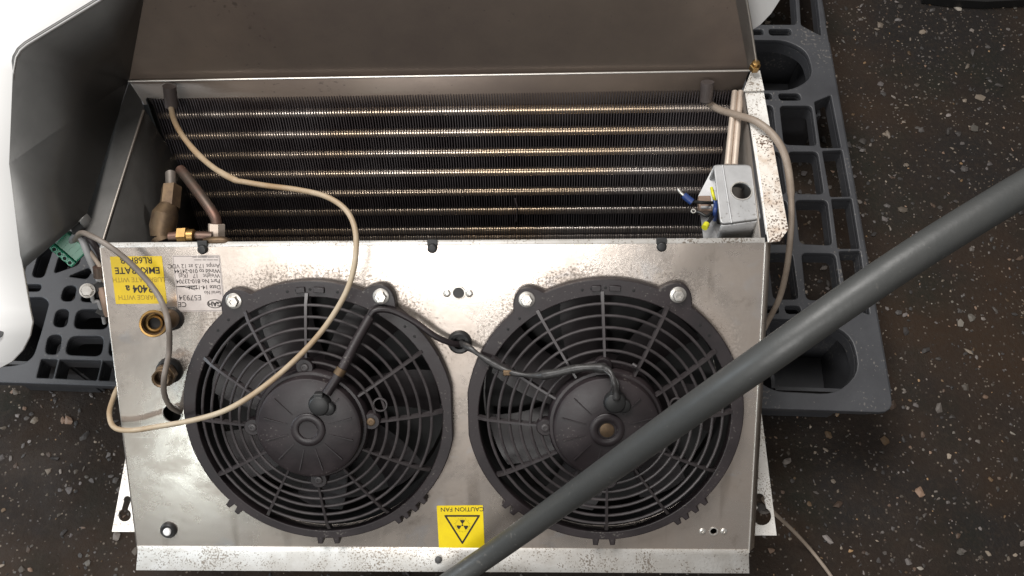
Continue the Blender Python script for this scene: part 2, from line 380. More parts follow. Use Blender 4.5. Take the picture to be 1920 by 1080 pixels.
# ================================================================== PALLET
DK = 0.15
def dk(px, py): q = at_z(px, py, DK); return (q.x, q.y)
c_fr = Vector(dk(1677, 774)); c_fl0 = Vector(dk(0, 717)); ex = (c_fr-c_fl0).normalized(); ey = Vector((-ex.y, ex.x))
edge_dir = (Vector(dk(1540, 0))-Vector(dk(1668, 729))).normalized()
WP, DP = 1.26, 1.14
PO = c_fr-ex*WP
MPAL = Matrix(((ex.x, ey.x, 0, PO.x), (ex.y, ey.y, 0, PO.y), (0, 0, 1, 0), (0, 0, 0, 1)))
MPI = MPAL.inverted()
def pl(px, py): q = MPI @ at_z(px, py, DK); return (max(q.x, .022), q.y)
MPALt = MPAL
pal = empty('plastic_pallet', MPAL, 'dark grey plastic pallet with open lattice deck under the metal unit', 'pallet')
holes_px = [
 # right hand side
 ([(1400, -52), (1488, -52), (1495, 46), (1408, 46)], .008), ([(1496, -60), (1526, -60), (1540, 67), (1502, 47)], .004),
 ([(1405, 55), (1431, 55), (1432, 65), (1406, 65)], .004), ([(1441, 54), (1483, 54), (1485, 66), (1443, 66)], .006),
 ([(1372, 74), (1473, 75), (1513, 95), (1526, 143), (1487, 169), (1396, 169), (1368, 140)], .022),
 ([(1410, 176), (1446, 175), (1449, 186), (1412, 186)], .004), ([(1459, 175), (1499, 175), (1503, 188), (1462, 188)], .006),
 ([(1410, 197), (1449, 197), (1457, 272), (1416, 272)], .008), ([(1462, 198), (1522, 198), (1532, 273), (1470, 271)], .008),
 ([(1420, 284), (1463, 284), (1475, 364), (1428, 364)], .008), ([(1478, 284), (1533, 284), (1545, 364), (1489, 363)], .008),
 ([(1430, 375), (1475, 375), (1485, 458), (1438, 458)], .008), ([(1491, 375), (1551, 375), (1561, 460), (1500, 457)], .008),
 ([(1440, 474), (1486, 474), (1498, 561), (1450, 561)], .008), ([(1503, 474), (1566, 475), (1579, 564), (1512, 562)], .008),
 ([(1527, 191), (1558, 178), (1577, 277), (1539, 277)], .003), ([(1542, 283), (1579, 281), (1595, 368), (1557, 369)], .003),
 ([(1559, 373), (1597, 372), (1612, 466), (1571, 466)], .003), ([(1573, 471), (1613, 470), (1631, 590), (1602, 579), (1589, 563)], .003),
 ([(1436, 573), (1460, 573), (1461, 588), (1437, 588)], .005), ([(1471, 573), (1500, 573), (1503, 588), (1474, 588)], .005), ([(1513, 573), (1545, 573), (1548, 588), (1516, 588)], .005),
 ([(1424, 597), (1540, 600), (1597, 628), (1613, 697), (1569, 739), (1449, 733), (1410, 705), (1408, 640)], .022),
 # left hand side
 ([(-66, 557), (81, 557), (92, 567), (78, 620), (63, 667), (46, 681), (20, 686), (-92, 688)], .016),
 ([(30, 533), (78, 533), (75, 546), (27, 546)], .006), ([(-30, 533), (14, 533), (10, 546), (-34, 546)], .006),
 ([(58, 519), (71, 477), (107, 441), (95, 480), (82, 521)], .008), ([(14, 520), (28, 480), (60, 450), (44, 520)], .008),
 ([(100, 513), (110, 479), (153, 476), (148, 496)], .006), ([(127, 518), (166, 502), (173, 507), (163, 523)], .005),
 ([(112, 564), (120, 536), (144, 535), (139, 565)], .009), ([(150, 565), (156, 547), (188, 547), (186, 567)], .009),
 ([(98, 612), (105, 580), (130, 579), (125, 614)], .010), ([(137, 616), (144, 580), (202, 580), (202, 617)], .010),
 ([(83, 664), (90, 628), (117, 627), (110, 665)], .010), ([(121, 665), (130, 630), (195, 630), (190, 668)], .010),
 ([(202, 668), (208, 632), (262, 632), (259, 669)], .010), ([(214, 618), (218, 580), (268, 580), (266, 618)], .010),
 ([(68, 708), (77, 673), (108, 674), (99, 709)], .002), ([(103, 709), (112, 674), (190, 676), (181, 713)], .002),
 ([(185, 713), (193, 676), (268, 678), (262, 715)], .002)]
SK = (MPI.to_3x3() @ Vector((edge_dir.x, edge_dir.y, 0))); SK = SK.x/SK.y*DP
loops = [rounded([(0, 0), (WP, 0), (WP+SK, DP), (0, DP)], .02)]
for pts, r in holes_px: loops.append(rounded([pl(*p) for p in pts], r))
gx0, gx1 = pl(285, 600)[0], pl(1365, 500)[0]                       # lattice under the unit
nx, ny = 9, 10
for i in range(nx):
    for j in range(ny):
        x0 = gx0+(gx1-gx0)*i/nx; x1 = gx0+(gx1-gx0)*(i+1)/nx; y0 = .03+(DP-.06)*j/ny; y1 = .03+(DP-.06)*(j+1)/ny
        x1 = min(x1, gx1)
        loops.append(rounded([(x0+.006, y0+.006), (x1-.006, y0+.006), (x1-.006, y1-.006), (x0+.006, y1-.006)], .01))
plate('deck', loops, DK-.010, DK, M_pal, pal, MPAL, .0015)
plate('rib_grid', [rounded([(.006, .006), (WP-.006, .006), (WP+SK-.006, DP-.006), (.006, DP-.006)], .02)]+loops[1:], DK-.030, DK-.010, M_pal, pal, MPAL)
for ya, yb in ((.03, .62), (.66, 1.05)):
    MB().tube([(WP+SK*y/DP+.0012, y, DK-.009) for y in (ya, (ya+yb)/2, yb)], .0034, 8).build('edge_rail', M_pal, pal, MPAL)
for i, (fx, ww) in enumerate(((.09, .10), (WP/2, .14), (WP-.09, .10))):
    for fy, hh in ((.085, .08), (DP/2, .14), (DP-.085, .08)):
        w2 = ww*.5+.006; h2 = hh*.5+.006; zt = DK-.031; cx_ = fx if i else .09; mb = MB()
        for sx_, sy_, dx_, dy_ in ((w2, 0, .005, 2*h2), (-w2, 0, .005, 2*h2), (0, h2, 2*w2-.005, .005), (0, -h2, 2*w2-.005, .005)):
            mb.box((cx_+sx_, fy+sy_, (zt+.004)/2), (dx_, dy_, zt-.004))
        mb.box((cx_, fy, .006), (2*w2-.006, 2*h2-.006, .003)); mb.build('foot', M_pal, pal, MPAL)
for fy in (.06, DP/2, DP-.06):
    MB().box((WP/2, fy, .012), (WP-.10, .026, .02)).build('skid', M_pal, pal, MPAL, bevel=.003)

# ================================================================== EVAPORATOR UNIT
uc = Vector((-.09, .42, DK))
unit = empty('evaporator_unit', T(uc), 'open twin fan evaporator unit in dirty aluminium on the plastic pallet', 'evaporator')
fanc = [pp(597, 777, .014), pp(1133, 777, .014)]
hole = lambda x, y, r: circle(*pp(x, y), r, 20)
rect = [(0, 0), (PW, 0), (PW, PH), (0, PH)]
panel = plate('fan_panel', [rounded(rect, .002)]+[circle(*c, .143, 64) for c in fanc] +
      [hole(323, 775, .0105), hole(860, 549, .0058), hole(1338, 996, .0036), hole(317, 993, .005)], -.0015, 0, panel_mat(*fanc), unit, MP, .0003)
# folded edges of the panel
dn = Vector((0, 0, -1))
sheet('side_fold', [TL, pw(0, 0), pw(0, 0)-N*.014+U*.001, TL-N*.014+U*.001], [(0, 1, 2, 3)], .0012, M_edge, unit)
sheet('side_fold', [TR, BR, BR-N*.012+U*.009, TR-N*.012+U*.009], [(0, 1, 2, 3)], .0012, M_alu, unit, flip=CAMP)
sheet('top_fold', [TL+N*.0002, TR+N*.0002, TR+YD*.006, TL+YD*.006], [(0, 1, 2, 3)], .0012, M_galv, unit, flip=CAMP)
local_tube('panel_edge', [TR+U*.0002, BR+U*.0002], .0011, M_edge, unit, n=8)
lipL = hit(255, 1069, BL-Vector((0, 0, .003)), TN); lipR = hit(1405, 1075, BR-Vector((0, 0, .003)), TN)
lo = Vector((0, 0, .0))
lm = [pw(0.0, .004, .0008), pw(PW, .004, .0008), pw(PW, -.003, .0005), pw(0, -.003, .0005), lipR, lipL]
sheet('front_lip', lm, [(0, 1, 2, 3), (3, 2, 4, 5)], .0016, M_galv, unit, flip=CAMP, smooth=50)
ho = pp(822, 1050)
# case walls
AL = ct(242, 152); AR = ct(1405, 132)
zb = DK+.006
def down(p, z): return Vector((p.x, p.y, z))
ins = U*.003
LI = ct(270, 203)
L = [TL-N*.002+ins, BL-N*.002+ins, down(BL+YD*.01+ins, zb), down(LI, zb), LI-TN*.002]
sheet('left_wall', L, [(0, 1, 2, 3, 4)], .0015, M_wall, unit)
RF = ct(1397, 172); RF2 = ct(1440, 454)
Rr = [TR-N*.002-ins, BR-N*.002-ins, down(BR+YD*.01-ins, zb), down(RF, zb), RF-TN*.001]
sheet('right_wall', Rr, [(0, 1, 2, 3, 4)], .0015, M_steel, unit)
sheet('left_top_flange', [ct(*p, -.001) for p in ((242, 153), (160, 402), (150, 438), (192, 458), (270, 203), (264, 186))], [(0, 1, 2, 3, 4, 5)], .0015, M_wall, unit, flip=CAMP, smooth=0)
local_tube('flange_edge', [ct(269, 207, .001), ct(228, 338, .001), ct(192, 455, .001)], .0016, M_steel, unit)
# base tray with its two mounting flanges
def bp_(px, py): q = at_z(px, py, DK+.005); return (q.x, q.y)
lt = [bp_(235, 880), bp_(210, 997), bp_(262, 997)]; rt = [bp_(1395, 1004), bp_(1456, 1004), bp_(1424, 786)]
xl = lt[1][0]; xr = rt[1][0]; y0 = lt[1][1]; y1 = AL.y+.02
kh = lambda cx, cy, r, nx_, ny_, nr: [bp_(cx+r*math.sin(a), cy-r*math.cos(a)) for a in [R(28)+i*(2*math.pi-R(56))/20 for i in range(21)]] + \
     [bp_(nx_+nr*math.sin(a), ny_-nr*math.cos(a)) for a in [R(-112)+i*R(224)/10 for i in range(11)]]
base = plate('base_tray', [[(xl, lt[1][1]), (xr, rt[1][1]), (xr, y1), (xl, y1)], kh(1429, 968, 17, 1424, 935, 10), kh(234, 966, 12, 239, 937, 7),
      circle(*bp_(1418, 896), .003, 12)], DK+.0035, DK+.0055, M_galv, unit, None)
zi = DK+.0065
sheet('dark_floor_sheet', [(BL.x+.006, BL.y+.02, zi), (BR.x-.006, BR.y+.02, zi), (AR.x-.01, AL.y-.002, zi), (AL.x+.01, AL.y-.002, zi)], [(0, 1, 2, 3)], .001, M_rubber, unit, smooth=0, offset=1)  # added dark sheet, stands in for the shade seen through the fans
# back wall under the hinge line
BWL = AL+YD*.0; BWR = AR
bdir = Vector((0, .03, -1)).normalized()
sheet('back_wall', [BWL, BWR, BWR+bdir*.26, BWL+bdir*.26], [(0, 1, 2, 3)], .002, M_inner, unit, flip=CAMP)
local_tube('back_wall_edge', [BWL+TN*.001-YD*.001, (BWL+BWR)/2+TN*.001-YD*.001, BWR+TN*.001-YD*.001], .00135, M_edge, unit)
# right hand top flange
FP = [ct(*p) for p in ((1397, 172), (1432, 172), (1470, 385), (1478, 430), (1462, 452), (1440, 454))]
sheet('top_flange', FP, [(0, 1, 2, 3, 4, 5)], .0015, M_galv, unit, flip=CAMP, smooth=0)
FP2 = [ct(*p, .0025) for p in ((1417, 254), (1446, 253), (1478, 430), (1462, 452), (1443, 454))]
sheet('flange_cover_strip', FP2, [(0, 1, 2, 3, 4)], .0015, M_stained, unit, flip=CAMP, smooth=0)
FP3 = [ct(*p, .004) for p in ((1408, 134), (1425, 132), (1433, 169), (1394, 170))]
sheet('corner_gusset', FP3, [(0, 1, 2, 3)], .002, M_galv, unit, flip=CAMP, smooth=0)
# brass stud on the corner
sm = frame(ct(1414, 130, .012), TN)
mb = MB(); hex_prism(mb, .0062, 0, .008); mb.lathe([(.0042, .008), (.0042, .012), (.003, .0125)], 12)
mb.build('brass_stud', M_brass, unit, sm)

# ---- fans
def fan_outline(cut):
    out = []
    for i in range(720):
        a = 360*i/720; r = .1535
        for e in (122.7, 60.4):
            d = abs(a-e); r = max(r, .1535+.0155*(max(0, 1-(d/7.5)**2)) if d < 7.5 else r)
        for k in (225, 229.5, 267, 274, 303, 307, 312, 317):
            if abs(a-k) < 1.15: r = .1610 if k < 300 else .1595
        x, y = r*math.cos(R(a)), r*math.sin(R(a))
        if cut > 0 and x > .1505: x = .1505
        if cut < 0 and x < -.1515: x = -.1515
        out.append((x, y))
    return out
def ring_mesh(r, z, w): return MB().torus(r, w, (0, 0, z)).mesh('guard_ring')
ringm = [ring_mesh(r, z, w) for r, z, w in ((.1285, .021, .0017), (.1165, .0255, .0017), (.1045, .0295, .0017), (.0930, .0335, .0017), (.0815, .0375, .0017), (.0705, .0405, .0017))]
sp = MB(); 
prof = [(.0585, .0415, .0016), (.082, .0365, .0016), (.105, .0290, .0018), (.1285, .0205, .0020), (.1405, .0125, .0024)]
vs = []
for x, z, h in prof: vs += [(x, -h, z-.004), (x, h, z-.004), (x, h*.75, z+.0028), (x, -h*.75, z+.0028)]
fs = [(4*i+j, 4*i+(j+1) % 4, 4*i+4+(j+1) % 4, 4*i+4+j) for i in range(4) for j in range(4)]+[(0, 1, 2, 3), (16, 17, 18, 19)]
spokem = sp.add(vs, fs).mesh('spoke')
motor_m = MB().lathe([(.050, .0), (.0605, .0), (.0625, .030), (.0625, .0425), (.0605, .0455), (.0575, .0460), (.0575, .0500), (.0560, .0545), (.0530, .0560), (.0190, .0575)], 72).mesh('motor_housing')
boss_m = MB().lathe([(.0185, .0570), (.0185, .0596), (.0172, .0606), (.0112, .0607), (.0102, .0600), (.0100, .0585), (.002, .0583)], 40).mesh('motor_boss')
shaft_m = MB().lathe([(.0078, .0570), (.0078, .0602), (.0068, .0607)], 24).mesh('motor_shaft')
ribm = MB()
for k in range(12):
    a = R(15+30*k); 
    if k in (2, 3): continue
    ribm.box((math.cos(a)*.036, math.sin(a)*.036, .0570), (.026, .0010, .0018), Matrix.Rotation(a, 3, 'Z'))
ribm = ribm.mesh('motor_rib')
lugm = MB(); lugm.lathe([(.0098, .034), (.0098, .0425), (.0086, .0440)], 24, (.0655, 0, 0)); lugm.box((.0575, 0, .0385), (.020, .017, .0085)); lugm = lugm.mesh('lug')
scr = MB(); scr.lathe([(.0046, .044), (.0046, .0452), (.0036, .0458), (.0018, .0456), (.0017, .0448)], 20, (.0655, 0, 0)); scrb = scr.mesh('lug_screw'); scr = scr.mesh('lug_screw')
bl = MB(); bv = []; 
for i in range(7):
    t = i/6; r = .052+.080*t; w = .021+.008*t; sw = -.12*t*t
    for j in range(6):
        s = j/5*2-1; a = sw+s*w/r*1.05; zz = -.020+s*.013*(1-.35*t)-.004*s*s
        bv.append((r*math.cos(a), r*math.sin(a), zz))
bladem = MB().add(bv, [(i*6+j, i*6+j+1, i*6+j+7, i*6+j+6) for i in range(6) for j in range(5)]).mesh('blade')
hubm = MB().lathe([(.03, -.04), (.055, -.04), (.0555, .0), (.045, .002)], 40).mesh('blade_hub')
ductm = MB().lathe([(.1400, .010), (.1385, -.052), (.1400, -.052), (.1425, .010)], 72, (0, -.0042, 0), caps=False).mesh('duct')
backm = MB().lathe([(.001, -.056), (.137, -.056), (.137, -.058), (.001, -.058)], 48).mesh('dark_duct_disc')  # added black disc closing the duct, imitates the dark interior
boltm = MB(); boltm.lathe([(.0088, .0), (.0088, .0012), (.0080, .0016)], 28); boltm.lathe([(.0062, .0016), (.0066, .002), (.0066, .0055), (.0058, .0066), (.0030, .0067), (.0026, .0052)], 6); boltm = boltm.mesh('mounting_bolt')
loopm = MB().torus(.0072, .0011, (0, 0, 0), 24, 6).mesh('cable_loop')
fan_objs = []
for k, c in enumerate(fanc):
    Mf = MP @ T((c[0], c[1], 0))
    fan = plate('fan', [fan_outline(1 if k == 0 else -1), circle(0, -.0042, .1395, 96)], .0004, .0135, M_black, unit, Mf, .0012)
    fan['label'] = 'fan with a pale round shaft end in its hub and the hose across it' if k else 'fan with a black sheathed cable lying along one spoke and the white cable across it'
    fan_objs.append((fan, Mf))
    def add(name, me, mt, M=None, sm=40):
        if not me.materials:
            me.materials.append(mt); me.shade_smooth(); me.set_sharp_from_angle(angle=R(sm))
        o = bpy.data.objects.new(name, me); return link(o, fan, Mf @ (M or Matrix()))
    add('duct', ductm, M_duct); add('dark_duct_end', backm, M_duct); add('blade_hub', hubm, M_blade)
    MS = T((0, .004, 0))
    for m_ in ringm: add('guard_ring', m_, M_grille)
    for i in range(12): add('spoke', spokem, M_grille, Matrix.Rotation(R(30*i+1.5), 4, 'Z'))
    for i in range(7): add('blade', bladem, M_blade, Matrix.Rotation(R(360/7*i+(12 if k == 0 else 2)), 4, 'Z'))
    add('motor_housing', motor_m, M_black); add('motor_ribs', ribm, M_black); add('motor_boss', boss_m, M_black)
    if k: add('motor_shaft', shaft_m, M_brassd)
    for i in range(4):
        a = Matrix.Rotation(R(90*i+3), 4, 'Z'); add('lug', lugm, M_black, a); add('lug_screw', scrb if i == (0 if k == 0 else 9) else scr, M_brassd if i == (0 if k == 0 else 9) else M_grille, a)
    for e in (122.7, 60.4):
        add('mounting_bolt', boltm, M_zinc, T((.1565*math.cos(R(e)), .1565*math.sin(R(e)), .0136)))
    add('cable_loop', loopm, M_grille, T((.0755, .0215, .040)))
    for a in (78, 84, 90, 96, 100, 130, 137, 45, 39):
        add('rim_dimple', MB().lathe([(.0016, .0131), (.0016, .01375), (.001, .0139)], 10).mesh('rim_dimple'), M_duct, T(((.1440)*math.cos(R(a)), (.1440)*math.sin(R(a)), 0)))
    # cast block on the rim
    bm_ = MB()
    for a, w in ((86, .012), (94, .010)): bm_.box(((.1440)*math.cos(R(a)), (.1440)*math.sin(R(a)), .0150), (w, .006, .003), Matrix.Rotation(R(a-90), 3, 'Z'))
    bm_.build('rim_block', M_black, fan, Mf, bevel=.0006)

# plugs and cables of the fan motors
def pn(px, py, n): u, v = pp(px, py, n); return pw(u, v, n)
def plug(px, py, fan):
    M = frame(pn(px, py, .0565), N, U)
    mb = MB(); mb.lathe([(.012, 0), (.0125, .003), (.0105, .008), (.006, .0095)], 28)
    mb.lathe([(.0075, 0), (.0075, .006), (.006, .007)], 20, (.009, -.004, 0)); mb.box((0, .008, .004), (.010, .012, .008))
    mb.build('cable_plug', M_rubber, fan, M, bevel=.001)
plug(601, 757, fan_objs[0][0]); plug(1153, 752, fan_objs[1][0])
local_tube('cable_sheath', [pn(612, 738, .058), pn(640, 694, .050), pn(668, 640, .036), pn(694, 594, .024)], [.0054]*25, M_black, unit, 'black sheath along one spoke of the fan', n=14)
local_tube('sheath_band', [pn(634, 703, .0525), pn(637, 698, .0517), pn(641, 691, .0505)], .0059, M_brassd, unit)
local_tube('fan_cable', [pn(692, 596, .024), pn(704, 582, .022), pn(735, 583, .019), pn(775, 602, .018), pn(815, 630, .017), pn(845, 643, .012), pn(862, 646, .003)],
           [.0034]*49, M_black, unit)
pts = [pn(864, 643, .004), pn(884, 655, .017), pn(908, 672, .022), pn(940, 690, .028), pn(965, 700, .034), pn(1000, 704, .040), pn(1035, 701, .046), pn(1075, 692, .050), pn(1110, 689, .053), pn(1140, 694, .058), pn(1150, 712, .066), pn(1155, 735, .066), pn(1156, 748, .064)]
rs = []
for i in range(97):
    t = i/96; rs.append(.0034+.0010*math.sin(t*37)*math.sin(t*11)+(.0012 if .45 < t < .72 else 0))
local_tube('fan_cable', pts, rs, M_tape, unit, n=14)
for x0, dx in ((1146, -3), (1151, 0), (1157, 4)):
    local_tube('motor_wire', [pn(1136+dx, 694, .060), pn(x0, 710+dx, .067), pn(x0+2, 728, .0675), pn(1155+dx*.6, 748, .064)], .0012, M_tape, unit, n=8)
MB().box((0, 0, 0), (.010, .006, .007)).build('cable_clip', M_brassd, unit, frame(pn(952, 698, .032), N, U), bevel=.001)
local_tube('cable_tie_tail', [pn(1186, 683, .044), pn(1194, 688, .046)], .0022, M_grille, unit)
# rubber grommets and fittings on the panel
def grommet(px, py, r, h=.006):
    u, v = pp(px, py); M = MP @ T((u, v, 0))
    MB().lathe([(r, 0.0002), (r*1.02, .001), (r*.96, h*.7), (r*.8, h), (r*.55, h*.9), (r*.45, h*.3), (.0005, h*.25)], 36).build('rubber_grommet', M_rubber, unit, M, 40)
grommet(862, 641, .0132); grommet(323, 597, .0132, .008); grommet(319, 694, .0148, .008)
grommet(317, 993, .0098, .005)
u, v = pp(317, 993)
mb = MB(); mb.lathe([(.0046, .004), (.0046, .0065), (.0036, .0075)], 20); mb.build('grommet_pin', M_white, unit, MP @ T((u, v, 0)))
def rivet(px, py, r=.0042, m_=None):
    u, v = pp(px, py)
    MB().lathe([(r, .0001), (r, .0006), (r*.8, .0013), (r*.42, .0014), (r*.36, .0004), (.0002, .0003)], 20).build('rivet', m_ or M_zinc, unit, MP @ T((u, v, 0)), 40)
for p in ((838, 550), (880, 550)): rivet(*p)
for p in ((1317, 996), (1357, 996)): rivet(*p, .0040)
u, v = pp(860, 549); MB().torus(.0068, .0009, (0, 0, .0003), 28, 6).build('hole_collar', M_zinc, unit, MP @ T((u, v, 0)))
u, v = pp(1338, 996); MB().torus(.0046, .0010, (0, 0, .0003), 28, 6).build('hole_collar', M_zinc, unit, MP @ T((u, v, 0)))
u, v = pp(822, 1050)
q = hit(822, 1050, BL+U*.35-Vector((0, 0, .001)), TN); MB().lathe([(.0042, 0), (.0042, .0012), (.003, .0016)], 20).build('lip_plug', M_rubber, unit, frame(q, TN, U))
u, v = pp(323, 775); MB().torus(.0112, .0008, (0, 0, .0004), 30, 6).build('hole_edge', M_edge, unit, MP @ T((u, v, 0)))
for px, py in ((381, 466), (811, 464), (1240, 461)):
    M = frame(pn(px, py+1, .0), N, U)
    mb = MB(); mb.lathe([(.0052, -.002), (.0054, .003), (.0044, .0048), (.002, .0052)], 24); mb.box((0, .006, .0), (.011, .007, .004))
    mb.build('edge_clip', M_rubber, unit, M, bevel=.0005)
# brass elbow
def tubeM(name, pts, r, mt, parent=unit, n=24, m=8):
    return local_tube(name, pts, r, mt, parent, n=n, m=m)
e0, e1, e2, e3 = pn(322, 596, .0), pn(314, 600, .014), pn(298, 606, .020), pn(291, 606, .029)
el = spath([e0, e1, e2, e3], 8)
tubeM('brass_elbow', [e0, e1, e2, e3], [.0108]*25, M_brassd)
ax = (pn(287, 607, .045)-e3).normalized(); fm = frame(e3+ax*.0125, ax)
MB().lathe([(.0115, -.016), (.0142, -.013), (.0146, .001), (.0140, .003), (.0122, .0032), (.0116, .0), (.0116, -.011), (.0002, -.011)], 36).build('flare_nut', M_brass, unit, fm, 30)
for zz in (-.002, -.005, -.008): MB().torus(.0114, .0007, (0, 0, zz), 36, 6).build('thread_ring', M_brassd, unit, fm)
MB().lathe([(.0085, -.0109), (.0085, -.0050), (.0066, -.0044), (.0060, -.0060), (.0060, -.0104)], 28, caps=False).build('elbow_seat', M_brass, unit, fm, 30)
MB().lathe([(.0060, -.0108), (.0060, -.0104), (.0003, -.0104)], 20).build('elbow_bore', M_duct, unit, fm)
f0, f1 = pn(320, 696, .0), pn(303, 709, .030)
fm = frame(f1, (f1-f0)); ln = (f1-f0).length
mb = MB(); mb.lathe([(.0100, -ln), (.0100, -.016)], 28); hex_prism(mb, .0125, -.018, -.006)
mb.lathe([(.0100, -.007), (.0100, .003), (.0090, .004), (.0072, .003), (.0070, -.006), (.0002, -.006)], 28)
mb.build('flare_connector', M_brassd, unit, fm, 30)

# ---- stickers
FLIP = Matrix.Rotation(math.pi, 4, 'Z')
def sticker(name, corners, mt, label, n=.00025):
    c = [Vector(pp(*p)) for p in corners]; ctr = sum(c, Vector((0, 0)))/4
    w = ((c[1]-c[0]).length+(c[2]-c[3]).length)/2; h = ((c[3]-c[0]).length+(c[2]-c[1]).length)/2
    dirx = (c[1]-c[0]); ang = math.atan2(dirx.y, dirx.x)
    M = MP @ T((ctr.x, ctr.y, n)) @ Matrix.Rotation(ang, 4, 'Z') @ FLIP
    o = plate(name, [rounded([(-w/2, -h/2), (w/2, -h/2), (w/2, h/2), (-w/2, h/2)], .001)], 0, .00015, mt, unit, M)
    o['label'] = label
    Mi = M.inverted()
    loc = lambda px, py: (lambda q: (q.x, q.y))(Mi @ pn(px, py, n))
    return o, M @ T((0, 0, .00022)), w, h, loc
s, M, w, h, loc = sticker('refrigerant_sticker', ((207, 481), (305, 480), (312, 568), (217, 571)), M_yel2, 'yellow refrigerant sticker')
for body, py, size, mt, bd in (('CHARGE WITH', 557, .0076, M_inkb, .0), ('R404 a', 541, .0118, M_ink, .0003), ('LUBRICATE WITH', 524, .0076, M_inkb, .0), ('EMKARATE', 506.5, .0104, M_ink, .0002), ('RL68H B', 487.5, .0100, M_ink, .0001)):
    x, y = loc(259, py); text('lettering', body, size, mt, s, M @ T((0, y, 0)), bold=bd, sx=.98 if 'a' not in body else .95)
s, M, w, h, loc = sticker('rating_label', ((323, 479), (415, 478), (420, 583), (334, 585)), M_lab, 'silver rating label')
def lt_(body, px, py, size, mt=M_ink, align='LEFT', bold=0.00005, sx=1.0):
    x, y = loc(px, py); text('lettering', body, size, mt, s, M @ T((x, y, 0)), align, bold, sx)
lt_('E57934', 378, 557.5, .0086, M_inkg)
lt_('CE', 350, 570.5, .0080, M_ink)
lt_('Serial No', 415, 548, .0056, M_inkg, sx=.9)
lt_('Date 14-11-16', 414, 538, .0066, M_ink, sx=.95)
lt_('Part No 810-23704', 413, 526.5, .0066, M_ink, sx=.95)
lt_('Weight   17   (Kg)', 412.5, 516.5, .0066, M_inkg, sx=.95)
lt_('Wired to 010-24144', 412.5, 507.5, .0064, M_ink, sx=.95)
lt_('Amps 17.5 at 12 VDC', 412, 498, .0068, M_inkg, sx=.95)
mb = MB()
for py, segs in ((487, ((409, 401), (399, 388), (386, 380), (378, 364))), (482, ((409, 404), (402, 390), (388, 371), (369, 361)))):
    for xa, xb in segs:
        (ax_, ay_), (bx_, by_) = loc(xa, py), loc(xb, py); mb.box(((ax_+bx_)/2, (ay_+by_)/2, .0001), (abs(bx_-ax_), .0011, .0001))
mb.build('faint_print', mat('faint_ink', (0.30, 0.265, 0.25), .6), s, M, 0)
x, y = loc(403, 569.5)
ov = [(.0088*math.cos(a)+x, .0050*math.sin(a)+y) for a in [i*math.pi/20 for i in range(40)]]
ov2 = [(.0080*math.cos(a)+x, .0042*math.sin(a)+y) for a in [i*math.pi/20 for i in range(40)]]
plate('logo_oval', [ov, ov2], 0, .0001, M_ink, s, M); text('logo_lettering', 'GAH', .0072, M_ink, s, M @ T((x, y, 0)), bold=.0003)
sg = [loc(*p) for p in ((372, 541), (350, 539), (346, 537.5), (330, 537), (348, 536.2), (370, 535.5), (352, 538.5), (366, 543.5))]
MB().tube([(a, b, 0.0001) for a, b in sg], .00035, 5).build('pen_mark', M_ink, s, M)
x0, y0_ = -w/2+.001, -h/2+.001
plate('border_line', [[(-w/2+.0008, -h/2+.0008), (w/2-.0008, -h/2+.0008), (w/2-.0008, h/2-.0008), (-w/2+.0008, h/2-.0008)], [(-w/2+.0012, -h/2+.0012), (w/2-.0012, -h/2+.0012), (w/2-.0012, h/2-.0012), (-w/2+.0012, h/2-.0012)]], 0, .00006, M_inkg, s, M)
s, M, w, h, loc = sticker('caution_sticker', ((820, 948), (906, 947), (908, 1028), (822, 1029)), M_yel, 'yellow caution sticker with a triangle')
x, y = loc(866.5, 954.5); text('lettering', 'CAUTION FAN', .0074, M_ink, s, M @ T((x, y, 0)), bold=.00005, sx=1.02)
A, B, C_ = loc(832, 965.5), loc(901, 965.5), loc(867, 1021)
def inset(pts, d):
    c = (sum(p[0] for p in pts)/3, sum(p[1] for p in pts)/3); return [(c[0]+(p[0]-c[0])*d, c[1]+(p[1]-c[1])*d) for p in pts]
plate('warning_triangle', [rounded([A, B, C_], .002), inset([A, B, C_], .83)], 0, .0001, M_ink, s, M)
cx, cy = loc(867, 984.5)
mb = MB()
for k in range(3):
    a = R(270+120*k) 
    pts = [(cx+.0012*math.cos(a), cy+.0012*math.sin(a), 0)]+[(cx+.0068*math.cos(a+t), cy+.0068*math.sin(a+t), 0) for t in (-.52, -.35, -.15, .05, .25, .42)]
    mb.add([(p[0], p[1], .0001) for p in pts], [tuple(range(len(pts)))])
mb.lathe([(.0011, 0), (.0011, .0001)], 12, (cx, cy, 0))
mb.build('fan_symbol', M_ink, s, M, 0)
mb = MB()
for k in range(28):
    a = k*2*math.pi/28; r0 = .0074; r1 = .0088+.0008*(k % 2)
    mb.box((cx+(r0+r1)/2*math.cos(a), cy+(r0+r1)/2*math.sin(a), .00005), (r1-r0, .0002, .0001), Matrix.Rotation(a, 3, 'Z'))
mb.build('blast_mark', M_ink, s, M, 0)

